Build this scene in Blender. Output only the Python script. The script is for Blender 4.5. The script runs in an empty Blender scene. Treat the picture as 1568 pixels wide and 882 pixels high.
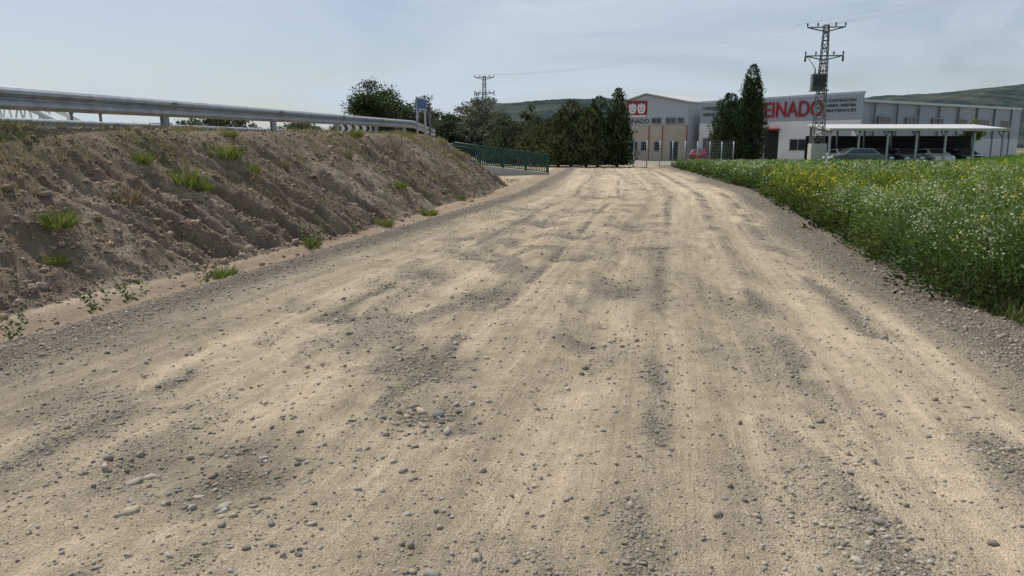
import bpy, math, numpy as np
from mathutils import Vector
rng=np.random.default_rng(7)
sc=bpy.context.scene
sc.view_settings.view_transform='Standard'; sc.view_settings.look='None'; sc.view_settings.exposure=0
COL=sc.collection
# ---------------------------------------------------------------- noise
def _h(ix,iy,s):
    n=(ix.astype(np.int64)*374761393+iy.astype(np.int64)*668265263+s*1442695041)&0xffffffff
    n=((n^(n>>13))*1274126177)&0xffffffff
    n=n^(n>>16)
    return (n&0xffffff)/float(0xffffff)
def vn(x,y,s=0):
    x=np.asarray(x,float);y=np.asarray(y,float)
    ix=np.floor(x);iy=np.floor(y);fx=x-ix;fy=y-iy
    fx=fx*fx*(3-2*fx);fy=fy*fy*(3-2*fy)
    ix=ix.astype(np.int64);iy=iy.astype(np.int64)
    a=_h(ix,iy,s);b=_h(ix+1,iy,s);c=_h(ix,iy+1,s);d=_h(ix+1,iy+1,s)
    return a+(b-a)*fx+(c-a)*fy+(a-b-c+d)*fx*fy
def fbm(x,y,o=4,s=0):
    t=0;a=.5;n=0
    for i in range(o):
        t=t+a*vn(x*(2**i)+i*17.3,y*(2**i)+i*9.1,s+i);n+=a;a*=.5
    return t/n
def ss(a,b,x):
    t=np.clip((x-a)/(b-a),0,1);return t*t*(3-2*t)
def gs(x,w): return np.exp(-(x/w)**2)
# ---------------------------------------------------------------- mesh tools
def mesh_np(name,V,F,mat=None,col=None,smooth=False,parent=None,loc=None,attrs=None):
    k=F.shape[1];me=bpy.data.meshes.new(name)
    me.vertices.add(len(V));me.vertices.foreach_set('co',np.ascontiguousarray(V,dtype=np.float32).ravel())
    me.loops.add(F.size);me.loops.foreach_set('vertex_index',np.ascontiguousarray(F,dtype=np.int32).ravel())
    me.polygons.add(len(F));me.polygons.foreach_set('loop_start',np.arange(0,F.size,k,dtype=np.int32))
    if smooth: me.polygons.foreach_set('use_smooth',np.ones(len(F),dtype=bool))
    if col is not None:
        a=me.color_attributes.new('Col','FLOAT_COLOR','POINT')
        c=np.ones((len(V),4),np.float32);c[:,:3]=col;a.data.foreach_set('color',c.ravel())
    if attrs:
        for kx,v in attrs.items():
            a=me.attributes.new(kx,'FLOAT','POINT');a.data.foreach_set('value',np.ascontiguousarray(v,dtype=np.float32))
    me.update(calc_edges=True)
    ob=bpy.data.objects.new(name,me);COL.objects.link(ob)
    if mat: me.materials.append(mat)
    if parent: ob.parent=parent
    if loc is not None: ob.location=loc
    return ob
def pym(name,V,F,mat,parent=None,smooth=False,loc=None):
    me=bpy.data.meshes.new(name);me.from_pydata([tuple(v) for v in V],[],F);me.update()
    if smooth:
        for p in me.polygons:p.use_smooth=True
    ob=bpy.data.objects.new(name,me);COL.objects.link(ob);me.materials.append(mat)
    if parent: ob.parent=parent
    if loc is not None: ob.location=loc
    return ob
def empty(name,loc=(0,0,0),rz=0):
    e=bpy.data.objects.new(name,None);COL.objects.link(e);e.location=loc;e.rotation_euler=(0,0,rz);e.empty_display_size=.3;return e
def unit(v): return v/np.maximum(np.linalg.norm(v,axis=-1,keepdims=True),1e-9)
def leaf_geo(P,D,L,W,R=None):
    n=len(P);D=unit(D)
    if R is None:R=rng.normal(size=(n,3))
    S=unit(np.cross(D,R));L=np.broadcast_to(L,(n,))[:,None];W=np.broadcast_to(W,(n,))[:,None]
    V=np.stack([P,P+D*L*.5+S*W*.5,P+D*L,P+D*L*.5-S*W*.5],1).reshape(-1,3)
    return V
def leaves(name,P,D,L,W,C,mat,parent=None,loc=None):
    V=leaf_geo(P,D,L,W);F=np.arange(len(V)).reshape(-1,4)
    return mesh_np(name,V,F,mat,col=np.repeat(np.clip(C,0.003,1),4,axis=0),parent=parent,loc=loc)
def tube_geo(pts,rad,sides=7):
    V=[];F=[]
    pts=[Vector(p) for p in pts]
    for i,p in enumerate(pts):
        d=(pts[min(i+1,len(pts)-1)]-pts[max(i-1,0)]).normalized()
        a=d.orthogonal().normalized() if abs(d.z)<.9 else Vector((1,0,0)).cross(d).normalized()
        b=d.cross(a)
        for k in range(sides):
            t=2*math.pi*k/sides;V.append(p+(a*math.cos(t)+b*math.sin(t))*rad[i])
    for i in range(len(pts)-1):
        for k in range(sides):
            k2=(k+1)%sides;F.append((i*sides+k,i*sides+k2,(i+1)*sides+k2,(i+1)*sides+k))
    F.append(tuple(range(sides))[::-1]);F.append(tuple((len(pts)-1)*sides+k for k in range(sides)))
    return V,F
def tubes(name,lst,mat,parent=None,sides=6,smooth=True,loc=None):
    V=[];F=[]
    for pts,rad in lst:
        v,f=tube_geo(pts,rad,sides);o=len(V);V+=v;F+=[tuple(i+o for i in q) for q in f]
    return pym(name,V,F,mat,parent,smooth,loc)
def beams(name,segs,r,mat,parent=None):
    return tubes(name,[((a,b),(r,r)) for a,b in segs],mat,parent,sides=4,smooth=False)
def prism(name,pts,z0,z1,mat,parent=None):
    n=len(pts);V=[(p[0],p[1],z0) for p in pts]+[(p[0],p[1],z1) for p in pts]
    F=[tuple(range(n))[::-1],tuple(range(n,2*n))]+[(i,(i+1)%n,n+(i+1)%n,n+i) for i in range(n)]
    return pym(name,V,F,mat,parent)
def box(name,c,s,mat,parent=None,rz=0,bev=0):
    x,y,z=[q/2 for q in s];co,si=math.cos(rz),math.sin(rz)
    V=[(c[0]+a*x*co-b*y*si,c[1]+a*x*si+b*y*co,c[2]+d*z) for d in(-1,1) for a,b in((-1,-1),(1,-1),(1,1),(-1,1))]
    ob=pym(name,V,[(3,2,1,0),(4,5,6,7),(0,1,5,4),(1,2,6,5),(2,3,7,6),(3,0,4,7)],mat,parent)
    if bev:
        m=ob.modifiers.new('b','BEVEL');m.width=bev;m.segments=2
    return ob
class Wall:
    def __init__(s,A,B,parent):
        s.A=np.array(A,float);s.B=np.array(B,float);s.d=s.B-s.A;s.L=np.linalg.norm(s.d);s.d/=s.L
        s.n=np.array([s.d[1],-s.d[0]]);s.p=parent
    def pt(s,u,out): return s.A+s.d*u+s.n*out
    def panel(s,name,u0,u1,z0,z1,mat,o0=-.05,o1=.03):
        q=[s.pt(u0,o1),s.pt(u1,o1),s.pt(u1,o0),s.pt(u0,o0)]
        return prism(name,q,z0,z1,mat,s.p)
    def window(s,name,u0,u1,z0,z1,n=1):
        s.panel(name+'_glass',u0,u1,z0,z1,M['glass'],-.02,.065)
        f=.07
        s.panel(name+'_frame_top',u0-f,u1+f,z1,z1+f,M['frame'],-.02,.11);s.panel(name+'_sill',u0-f,u1+f,z0-f,z0,M['frame'],-.02,.14)
        for i in range(n+1):
            u=u0+(u1-u0)*i/n;s.panel(name+'_mullion',u-f/2,u+f/2,z0+.003,z1-.003,M['frame'],-.02,.09)
    def text(s,name,body,u0,u1,z,h,mat,out=.06,depth=.03):
        cu=bpy.data.curves.new(name,'FONT');cu.body=body;cu.extrude=depth;cu.size=h/.7;cu.offset=.018*h
        ob=bpy.data.objects.new(name,cu);COL.objects.link(ob);cu.materials.append(mat)
        bpy.context.view_layer.update()
        w=ob.dimensions.x
        p=s.pt(u0,out);ob.location=(p[0],p[1],z);ob.rotation_euler=(math.pi/2,0,math.atan2(s.d[1],s.d[0]))
        ob.scale=((u1-u0)/max(w,.01),1,1);ob.parent=s.p;return ob
# ---------------------------------------------------------------- materials
def newmat(n):
    m=bpy.data.materials.new(n);m.use_nodes=True;nt=m.node_tree;b=nt.nodes['Principled BSDF'];return m,nt,b
def mat(n,c,rough=.7,metal=0,var=.15,scale=3,bump=0,spec=.3,wave=None):
    m,nt,b=newmat(n);N=nt.nodes;L=nt.links
    tc=N.new('ShaderNodeTexCoord');no=N.new('ShaderNodeTexNoise');no.inputs['Scale'].default_value=scale;no.inputs['Detail'].default_value=8
    L.new(tc.outputs['Object'],no.inputs['Vector'])
    mr=N.new('ShaderNodeMapRange');mr.inputs[1].default_value=.3;mr.inputs[2].default_value=.7;mr.inputs[3].default_value=1-var;mr.inputs[4].default_value=1+var
    L.new(no.outputs['Fac'],mr.inputs[0])
    mx=N.new('ShaderNodeVectorMath');mx.operation='SCALE';mx.inputs[0].default_value=c;L.new(mr.outputs[0],mx.inputs['Scale'])
    L.new(mx.outputs[0],b.inputs['Base Color'])
    b.inputs['Roughness'].default_value=rough;b.inputs['Metallic'].default_value=metal;b.inputs['Specular IOR Level'].default_value=spec
    if wave:
        ang,sc_=wave
        mp=N.new('ShaderNodeMapping');mp.inputs['Rotation'].default_value=(0,0,-ang);L.new(tc.outputs['Object'],mp.inputs[0])
        wv=N.new('ShaderNodeTexWave');wv.bands_direction='X';wv.inputs['Scale'].default_value=sc_;L.new(mp.outputs[0],wv.inputs[0])
        bp=N.new('ShaderNodeBump');bp.inputs['Strength'].default_value=.5;bp.inputs['Distance'].default_value=.05
        L.new(wv.outputs['Fac'],bp.inputs['Height']);L.new(bp.outputs[0],b.inputs['Normal'])
    elif bump:
        bp=N.new('ShaderNodeBump');bp.inputs['Strength'].default_value=bump;bp.inputs['Distance'].default_value=.02
        L.new(no.outputs['Fac'],bp.inputs['Height']);L.new(bp.outputs[0],b.inputs['Normal'])
    return m
def leafmat(n,trans=.35,rough=.6):
    m,nt,b=newmat(n);N=nt.nodes;L=nt.links
    a=N.new('ShaderNodeAttribute');a.attribute_name='Col'
    L.new(a.outputs['Color'],b.inputs['Base Color']);b.inputs['Roughness'].default_value=rough;b.inputs['Specular IOR Level'].default_value=.2
    t=N.new('ShaderNodeBsdfTranslucent');L.new(a.outputs['Color'],t.inputs['Color'])
    mx=N.new('ShaderNodeMixShader');mx.inputs[0].default_value=trans
    L.new(b.outputs[0],mx.inputs[1]);L.new(t.outputs[0],mx.inputs[2]);L.new(mx.outputs[0],nt.nodes['Material Output'].inputs[0])
    return m
M={}
M['leaf']=leafmat('foliage_material');M['needle']=leafmat('conifer_material',.12,.8)
M['bark']=mat('bark',(.11,.085,.06),.9,scale=12,bump=.6,var=.4)
M['galv']=mat('galvanised_steel',(.40,.42,.44),.5,.55,var=.18,scale=5)
M['galv_d']=mat('weathered_steel',(.16,.17,.18),.6,.4,var=.2)
M['lattice']=mat('pylon_steel',(.15,.155,.155),.7,.2)
M['conc']=mat('concrete',(.42,.40,.36),.9,bump=.3,scale=8)
M['white']=mat('white_paint',(.72,.72,.70),.6,var=.08,scale=.7)
M['cream']=mat('cream_render',(.50,.43,.34),.85,var=.08,scale=.8)
M['metalA']=mat('cladding_grey',(.46,.48,.50),.5,.1,var=.05,wave=(-.26,1.2))
M['metalB']=mat('cladding_blue_grey',(.36,.40,.44),.5,.15,var=.06,wave=(-.78,1.2))
M['metalS']=mat('cladding_side',(.30,.33,.37),.5,.15,var=.06,wave=(.55,1.2))
M['roof']=mat('roof_sheet',(.55,.55,.54),.6,.1,var=.08,wave=(.78,1.5))
M['red']=mat('red_paint',(.32,.022,.028),.5);M['black']=mat('black_paint',(.02,.02,.022),.5)
M['dark']=mat('dark_interior',(.02,.022,.025),.8);M['rubber']=mat('rubber',(.02,.02,.02),.8)
M['glass']=mat('window_glass',(.03,.04,.05),.08,spec=.8,var=.05);M['frame']=mat('window_frame',(.3,.3,.3),.5)
M['green']=mat('green_rail_paint',(.012,.065,.055),.45);M['blue']=mat('blue_sign_paint',(.06,.13,.28),.4);M['brown']=mat('brown_sign_paint',(.20,.06,.03),.5)
M['carred']=mat('car_paint_red',(.22,.015,.018),.3,.1,spec=.6,var=.02);M['cargrey']=mat('car_paint_grey',(.16,.18,.20),.25,.4,spec=.6,var=.02)
M['carwhite']=mat('car_paint_white',(.6,.6,.6),.25,0,spec=.6,var=.02);M['cardark']=mat('car_paint_dark',(.03,.035,.05),.2,.3,spec=.6,var=.02)
M['porc']=mat('insulator_porcelain',(.08,.04,.03),.2)
# stones
m,nt,b=newmat('stone_material');a=nt.nodes.new('ShaderNodeAttribute');a.attribute_name='Col'
no=nt.nodes.new('ShaderNodeTexNoise');no.inputs['Scale'].default_value=60;tc=nt.nodes.new('ShaderNodeTexCoord');nt.links.new(tc.outputs['Object'],no.inputs['Vector'])
mr=nt.nodes.new('ShaderNodeMapRange');mr.inputs[3].default_value=.7;mr.inputs[4].default_value=1.3;nt.links.new(no.outputs['Fac'],mr.inputs[0])
vm=nt.nodes.new('ShaderNodeVectorMath');vm.operation='SCALE';nt.links.new(a.outputs['Color'],vm.inputs[0]);nt.links.new(mr.outputs[0],vm.inputs['Scale'])
nt.links.new(vm.outputs[0],b.inputs['Base Color']);b.inputs['Roughness'].default_value=.95;b.inputs['Specular IOR Level'].default_value=.1
M['stone']=m
# ground
m,nt,b=newmat('ground_material');N=nt.nodes;L=nt.links
a=N.new('ShaderNodeAttribute');a.attribute_name='Col';g=N.new('ShaderNodeAttribute');g.attribute_name='grav'
lt=N.new('ShaderNodeAttribute');lt.attribute_name='lateral';rd=N.new('ShaderNodeAttribute');rd.attribute_name='roadmask'
tc=N.new('ShaderNodeTexCoord')
def noise(s,d=6,vec=None):
    n=N.new('ShaderNodeTexNoise');n.inputs['Scale'].default_value=s;n.inputs['Detail'].default_value=d;n.inputs['Roughness'].default_value=.65;L.new(vec or tc.outputs['Object'],n.inputs['Vector']);return n
def mrange(src,a0,a1,b0,b1):
    r=N.new('ShaderNodeMapRange');r.inputs[1].default_value=a0;r.inputs[2].default_value=a1;r.inputs[3].default_value=b0;r.inputs[4].default_value=b1;L.new(src,r.inputs[0]);return r.outputs[0]
def math_(op,x,y):
    r=N.new('ShaderNodeMath');r.operation=op
    for i,q in enumerate((x,y)):
        if isinstance(q,(int,float)): r.inputs[i].default_value=q
        else: L.new(q,r.inputs[i])
    return r.outputs[0]
def fmix(f,x,y):
    gm=N.new('ShaderNodeMix');gm.data_type='FLOAT'
    for i,q in((0,f),(2,x),(3,y)):
        if isinstance(q,(int,float)): gm.inputs[i].default_value=q
        else: L.new(q,gm.inputs[i])
    return gm.outputs[0]
n1=noise(7,10);n2=noise(90,5);n3=noise(260,2)
f1=mrange(n1.outputs['Fac'],.3,.7,.84,1.15);f2=mrange(n2.outputs['Fac'],.3,.7,.78,1.22);f3=mrange(n3.outputs['Fac'],.3,.7,.85,1.15)
sx=N.new('ShaderNodeSeparateXYZ');L.new(tc.outputs['Object'],sx.inputs[0])
cx=N.new('ShaderNodeCombineXYZ');L.new(math_('MULTIPLY',lt.outputs['Fac'],11.0),cx.inputs[0]);L.new(math_('MULTIPLY',sx.outputs[1],.4),cx.inputs[1])
ns=noise(1.0,5,cx.outputs[0]);stk=mrange(ns.outputs['Fac'],.3,.7,.79,1.16);stk=fmix(rd.outputs['Fac'],1.0,stk)
vo=N.new('ShaderNodeTexVoronoi');vo.inputs['Scale'].default_value=62;L.new(tc.outputs['Object'],vo.inputs['Vector'])
vo2=N.new('ShaderNodeTexVoronoi');vo2.inputs['Scale'].default_value=150;L.new(tc.outputs['Object'],vo2.inputs['Vector'])
sp=N.new('ShaderNodeSeparateColor');L.new(vo.outputs['Color'],sp.inputs[0])
sp2=N.new('ShaderNodeSeparateColor');L.new(vo2.outputs['Color'],sp2.inputs[0])
cellv=mrange(sp.outputs[0],0,1,.62,1.36)
edge=mrange(vo.outputs['Distance'],.3,.7,1,.55)
cell=math_('MULTIPLY',cellv,edge)
fine=mrange(sp2.outputs[0],0,1,.78,1.2)
gm=fmix(g.outputs['Fac'],fine,cell)
fac=math_('MULTIPLY',math_('MULTIPLY',math_('MULTIPLY',f1,f2),math_('MULTIPLY',f3,stk)),gm)
vs=N.new('ShaderNodeVectorMath');vs.operation='SCALE';L.new(a.outputs['Color'],vs.inputs[0]);L.new(fac,vs.inputs['Scale']);L.new(vs.outputs[0],b.inputs['Base Color'])
b.inputs['Roughness'].default_value=.97;b.inputs['Specular IOR Level'].default_value=.1
h1=math_('MULTIPLY',n2.outputs['Fac'],.9)
h2=math_('MULTIPLY',math_('MULTIPLY',math_('SUBTRACT',.6,vo.outputs['Distance']),math_('ADD',g.outputs['Fac'],.15)),1.0)
h3=math_('MULTIPLY',math_('SUBTRACT',.6,vo2.outputs['Distance']),.4)
h4=math_('MULTIPLY',n1.outputs['Fac'],2.1)
h5=math_('MULTIPLY',math_('MULTIPLY',ns.outputs['Fac'],rd.outputs['Fac']),1.5)
hh=math_('ADD',math_('ADD',h1,h2),math_('ADD',math_('ADD',h3,h5),h4))
bp=N.new('ShaderNodeBump');bp.inputs['Strength'].default_value=.95;bp.inputs['Distance'].default_value=.018;L.new(hh,bp.inputs['Height']);L.new(bp.outputs[0],b.inputs['Normal'])
M['ground']=m
# ---------------------------------------------------------------- terrain function
CY=[-10,0,7,10.3,14.6,24.6,33.7,46.5,60,80];CX=[-3.85,-1.65,-.15,.55,1.45,3.7,5.0,6.7,8.3,10.5]
def Cc(Y): return np.interp(Y,CY,CX)
HOLES=[(-1.47,3.4,.42,.05),(-.70,5.3,.5,.055),(-.5,4.1,.28,.035),(-.25,7.9,.55,.055),(.81,6.0,.35,.045),(-.44,11,.55,.06),(1.26,8.3,.42,.05),(1.17,13.5,.6,.07),(2.4,15.2,.6,.06),(.8,15.8,.6,.06),(3.2,24,.8,.06),(-1.2,9.3,.4,.045),(1.9,19,.7,.06),(.4,19.5,.6,.05),(-1.6,6.9,.3,.03),(2.3,11.6,.35,.03),(.9,10.6,.4,.045),(-.9,13.2,.45,.05)]
def ground(X,Y):
    lat=X-Cc(Y)
    wob=fbm(X*.35+3,Y*.35,2,11)-.5
    toe=4.7+.35*(vn(Y*.5,0*Y,3)-.5)+6.5*ss(30.5,38,Y)
    d=-lat-toe
    H=np.interp(Y,[-10,10,24,30,38,60,100],[1.75,1.85,2.02,1.98,1.5,1.0,0])
    q=np.clip(d/2.75,0,1);prof=1-(1-q)**1.25
    out=1-ss(15,26,d)
    z=H*prof*out
    bm=ss(0,.08,q)*(1-ss(.62,.97,q))
    a_=Y*1.0+.36*d+.42*(fbm(X*.9,Y*.9,3,20)-.5)
    amp=.5+.75*ss(.3,.7,vn(Y*.33,d*.15,29))
    ridge=1-np.abs(2*vn(a_*1.35,d*.22,21)-1)
    ridge2=1-np.abs(2*vn(a_*3.5+5,d*.3,25)-1)
    rill=amp*(.25*ridge**3+.21*ridge2**2*(.25+.75*vn(Y*.6,d*.7,27)))
    lump=fbm(X*1.7,Y*1.7,4,31)-.5
    clod=fbm(X*8,Y*8,4,35)-.5
    z=z-bm*rill+(bm+.12*(q>0))*(.20*lump+.11*clod)
    dm=(1-ss(15,26,Y))
    z=z-.13*gs(lat+4.35,.38)*dm
    z=z+.05*gs(lat+3.35,.45)+.05*gs(lat-4.4,.5)
    road=ss(-4.2,-3.6,lat)*(1-ss(4.6,5.2,lat))
    st=fbm(lat*3.4+.3*wob,Y*.08,3,41)-.5
    z=z+road*(.065*st+.03*(fbm(X*.9,Y*.9,3,44)-.5)+.034*(fbm(X*4.5,Y*3.5,4,47)-.5))
    left=gs(lat+.6,1.9)
    z=z+left*road*.075*(fbm(X*1.5,Y*1.3,4,51)-.5)
    for c,w in((2.15,.17),(1.1,.17),(3.0,.18),(-2.2,.22),(-.9,.2)):
        z=z-road*.036*gs(lat-c-.22*(vn(Y*.12,c+0*Y,61)-.5),w)
    hm=np.zeros_like(z)
    for hx,hy,r,dep in HOLES:
        dx=(X-hx);dy=(Y-hy)*.8;rr=np.sqrt(dx*dx+dy*dy)/r*(1+.9*(fbm(X*3.5,Y*3.5,2,71)-.5))
        e=np.exp(-rr**2*1.3);z=z-dep*.95*e+dep*.3*np.exp(-((rr-1.35)/.35)**2);hm=np.maximum(hm,np.exp(-(rr/.9)**3))
    r=lat-5
    z=z+.12*ss(0,6,r)*(1-ss(50,62,Y))+.12*ss(0,2,r)*(fbm(X*.7,Y*.7,3,81)-.5)
    z=z+1.05*np.exp(-(((X-38)/8.5)**2+((Y-49)/6)**2))
    g=np.clip(gs(lat+3.45-.3*wob,.55)*1.1,0,1)
    g=np.maximum(g,ss(3.4,4.1,lat+.9*wob)*(1-ss(5.2,6,lat))*.95)
    bands=ss(.53,.72,fbm(lat*2.1+.5*wob,Y*.07,3,91))*.5
    for c,w in((2.60,.15),(3.45,.15),(1.62,.10),(-.05,.08),(-1.6,.10)):
        bands=np.maximum(bands,.85*gs(lat-c-.25*(vn(Y*.2,c+0*Y,95)-.5),w))
    patch=ss(.51,.66,fbm(X*1.8,Y*1.2,4,97))*.6
    brk=.22+.78*ss(.38,.58,fbm(X*2.8,Y*1.1,3,99))
    g=np.maximum(g,road*np.maximum(bands*brk,patch*(.25+.75*gs(lat+.6,2.2))*brk))
    g=np.maximum(g,hm*.7*ss(.3,.6,fbm(X*5,Y*5,2,101)))
    g=g*(lat>-4.1-.3*wob)
    veg=ss(4.75,5.2,lat+.8*wob+.35*gs(Y-8.2,1.6))
    silt=ss(-4.9,-4.5,lat)*(1-ss(-4.0,-3.8,lat+.6*wob))*(q<=0)
    bank=(q>0)*1.0
    return z,lat,g,veg,silt,bank,q,ridge*np.minimum(amp,1),hm,wob,d,road,ridge2*np.minimum(amp,1)
def gz(x,y): return float(ground(np.array([float(x)]),np.array([float(y)]))[0][0])
def geo(a,b_,r):
    n=int(math.log(b_/a)/math.log(r));return a*(b_/a)**(np.arange(1,n+1)/n)
xr=np.concatenate([geo(9.5,40,1.02),geo(40,3500,1.15)])
xl=np.concatenate([geo(10,40,1.02),geo(40,3500,1.15)])
xs=np.concatenate([-xl[::-1],np.arange(-10,9.5,.03),[9.5],xr])
ys=np.concatenate([-geo(8,3000,1.3)[::-1],np.arange(-8,1.5,.2),[1.5],geo(1.5,60,1.0052),geo(60,3500,1.05)])
XX,YY=np.meshgrid(xs,ys);X=XX.ravel();Y=YY.ravel()
z,lat,g,veg,silt,bank,q,ridge,hm,wob,d,road,ridge2=ground(X,Y)
def mixc(c,c2,t): return c+(np.array(c2)-c)*np.clip(t,0,1)[:,None]
c=np.zeros((len(X),3))+np.array([.51,.415,.296])
pv=fbm(X*.6,Y*.35,4,111);pv2=fbm(lat*3.0,Y*.08,3,113);pv3=fbm(X*2.2,Y*1.5,4,117)
c=c*(1+.25*(pv-.5)+.60*(pv2-.5)+.35*(pv3-.5))[:,None]
c=mixc(c,(.275,.235,.186),g*.85)
c=mixc(c,(.25,.21,.16),hm*.6*ss(.3,.58,fbm(X*2.5,Y*2.5,3,115)))
c=mixc(c,(.35,.268,.195),silt)
bc=np.zeros((len(X),3))+np.array([.275,.205,.15])
bv=fbm(X*1.1,Y*1.1,4,121);bv2=fbm(X*5,Y*5,3,123)
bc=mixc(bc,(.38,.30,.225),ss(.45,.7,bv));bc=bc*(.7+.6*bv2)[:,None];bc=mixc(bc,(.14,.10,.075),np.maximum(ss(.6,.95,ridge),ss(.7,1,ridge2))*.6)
bc=mixc(bc,(.31,.24,.16),ss(.7,1,q)*.6)
bc=mixc(bc,(.16,.17,.07),ss(.56,.7,fbm(X*.9,Y*.9,3,131))*ss(.5,1,q)*.45)
c=np.where((bank>0)[:,None],bc,c)
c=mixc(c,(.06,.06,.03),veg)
fieldg=ss(8,14,lat)*ss(30,40,Y)
c=mixc(c,(.13,.21,.035),fieldg)
far=ss(62,70,Y);c=mixc(c,(.33,.30,.24),far)
far2=np.maximum(ss(110,160,Y),ss(18,30,d))
c=mixc(c,(.10,.12,.055),far2)
c=mixc(c,(.24,.20,.12),far2*ss(.5,.6,vn(X*.01,Y*.02,133)))
ga=np.clip(g+.5*bank,0,1)*(1-far)*(1-fieldg)
nx=len(xs);ny=len(ys);idx=np.arange(nx*ny).reshape(ny,nx)
F=np.stack([idx[:-1,:-1],idx[:-1,1:],idx[1:,1:],idx[1:,:-1]],-1).reshape(-1,4)
mesh_np('ground',np.stack([X,Y,z],1),F,M['ground'],col=c,smooth=True,attrs={'grav':ga,'lateral':lat+.12*wob,'roadmask':road*(1-.6*g)*(1-far)})
# ---------------------------------------------------------------- gravel stones
t=(1+5**.5)/2
IV=unit(np.array([(-1,t,0),(1,t,0),(-1,-t,0),(1,-t,0),(0,-1,t),(0,1,t),(0,-1,-t),(0,1,-t),(t,0,-1),(t,0,1),(-t,0,-1),(-t,0,1)],float))
IF=np.array([(0,11,5),(0,5,1),(0,1,7),(0,7,10),(0,10,11),(1,5,9),(5,11,4),(11,10,2),(10,7,6),(7,1,8),(3,9,4),(3,4,2),(3,2,6),(3,6,8),(3,8,9),(4,9,5),(2,4,11),(6,2,10),(8,6,7),(9,8,1)])
def stones(name,x,y,s,colr,sink=.15,flat=.6,mt=None):
    n=len(x);zz=ground(x,y)[0]
    V=IV[None]*(1+.34*rng.uniform(-1,1,(n,12,1)))
    V=V*np.stack([rng.uniform(.8,1.4,n),rng.uniform(.55,1.0,n),rng.uniform(.4,.9,n)*flat/.6],1)[:,None,:]
    tilt=rng.uniform(-.5,.5,n);ca,sa=np.cos(tilt)[:,None],np.sin(tilt)[:,None]
    V=np.stack([V[...,0]*ca-V[...,2]*sa,V[...,1],V[...,0]*sa+V[...,2]*ca],-1)
    a=rng.uniform(0,6.283,n);ca,sa=np.cos(a)[:,None],np.sin(a)[:,None]
    V=np.stack([V[...,0]*ca-V[...,1]*sa,V[...,0]*sa+V[...,1]*ca,V[...,2]],-1)*s[:,None,None]
    V=V+np.stack([x,y,zz+s*sink],1)[:,None,:]
    F=(IF[None]+12*np.arange(n)[:,None,None]).reshape(-1,3)
    return mesh_np(name,V.reshape(-1,3),F,mt or M['stone'],col=np.repeat(colr,12,axis=0))
def stonecol(n,lo=.18,hi=.42):
    b_=rng.uniform(lo,hi,n)[:,None];w=rng.uniform(0,1,n)[:,None]
    return b_*(np.array([1.12,.93,.70])*w+np.array([1.03,.95,.84])*(1-w))
n=420000
yy=1.9*(30/1.9)**rng.uniform(0,1,n);xx=rng.uniform(-.78,.78,n)*yy+rng.uniform(-.3,.3,n)
la=xx-Cc(yy);k=(la>-4.0)&(la<5.6);xx=xx[k];yy=yy[k]
G=ground(xx,yy);p=.05+.58*np.clip(G[2],0,1)**1.5*(1-.5*(G[3]>.9));k=rng.uniform(0,1,len(xx))<p*.75
xx=xx[k];yy=yy[k];s=rng.lognormal(math.log(.0048),.50,len(xx))*(1+.06*yy);s=np.clip(s,.0028,.028)
stones('gravel',xx,yy,s,stonecol(len(xx)))
n=60000
yy=4*(38/4)**rng.uniform(0,1,n);la=rng.uniform(-8.6,-4.2,n);xx=la+Cc(yy)
G=ground(xx,yy);k=(rng.uniform(0,1,n)<.6*(G[5]>0)*(1-.4*G[6])+.05);xx=xx[k];yy=yy[k]
s=np.clip(rng.lognormal(math.log(.011),.6,len(xx))*(1+.02*yy),.005,.09)
stones('bank_rubble',xx,yy,s,stonecol(len(xx),.17,.40)*np.array([.98,.86,.78]))
px=[];py=[];ps=[]
for hx,hy,r,dep in HOLES:
    k=int(80 if hy<6 else 40);px+=list(hx+rng.normal(0,r*.55,k));py+=list(hy+rng.normal(0,r*.6,k));ps+=list(np.clip(rng.lognormal(math.log(.011),.45,k),.005,.028))
k=260;yv=2+rng.uniform(0,1,k)**1.6*18;px+=list(Cc(yv)+rng.uniform(-3.6,4.6,k));py+=list(yv);ps+=list(rng.uniform(.008,.017,k))
stones('road_stones',np.array(px),np.array(py),np.array(ps),stonecol(len(px)),sink=.2)
big=[(-.44,4.22,.06),(-1.33,3.12,.04),(-1.62,3.15,.035),(-1.9,3.42,.045),(-1.85,3.5,.045),(-1.5,3.25,.035),(-1.72,3.05,.055),(.40,3.0,.022),(2.3,4.55,.022),(-.14,2.65,.035),(-2.9,4.7,.025),(-.56,4.3,.045),(-.62,4.15,.045),(-1.1,3.6,.04),(-1.25,3.5,.035),(-1.0,3.3,.03),(-.3,2.5,.04),(-.7,4.25,.03),(-.52,4.05,.03)]
big=np.array(big);bcol=stonecol(len(big));bcol[0]=(.2,.19,.18);bcol[6]=(.42,.35,.25);bcol[11]=(.42,.35,.26)
stones('cobbles',big[:,0],big[:,1],big[:,2],bcol,sink=-.02,flat=.36)
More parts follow.
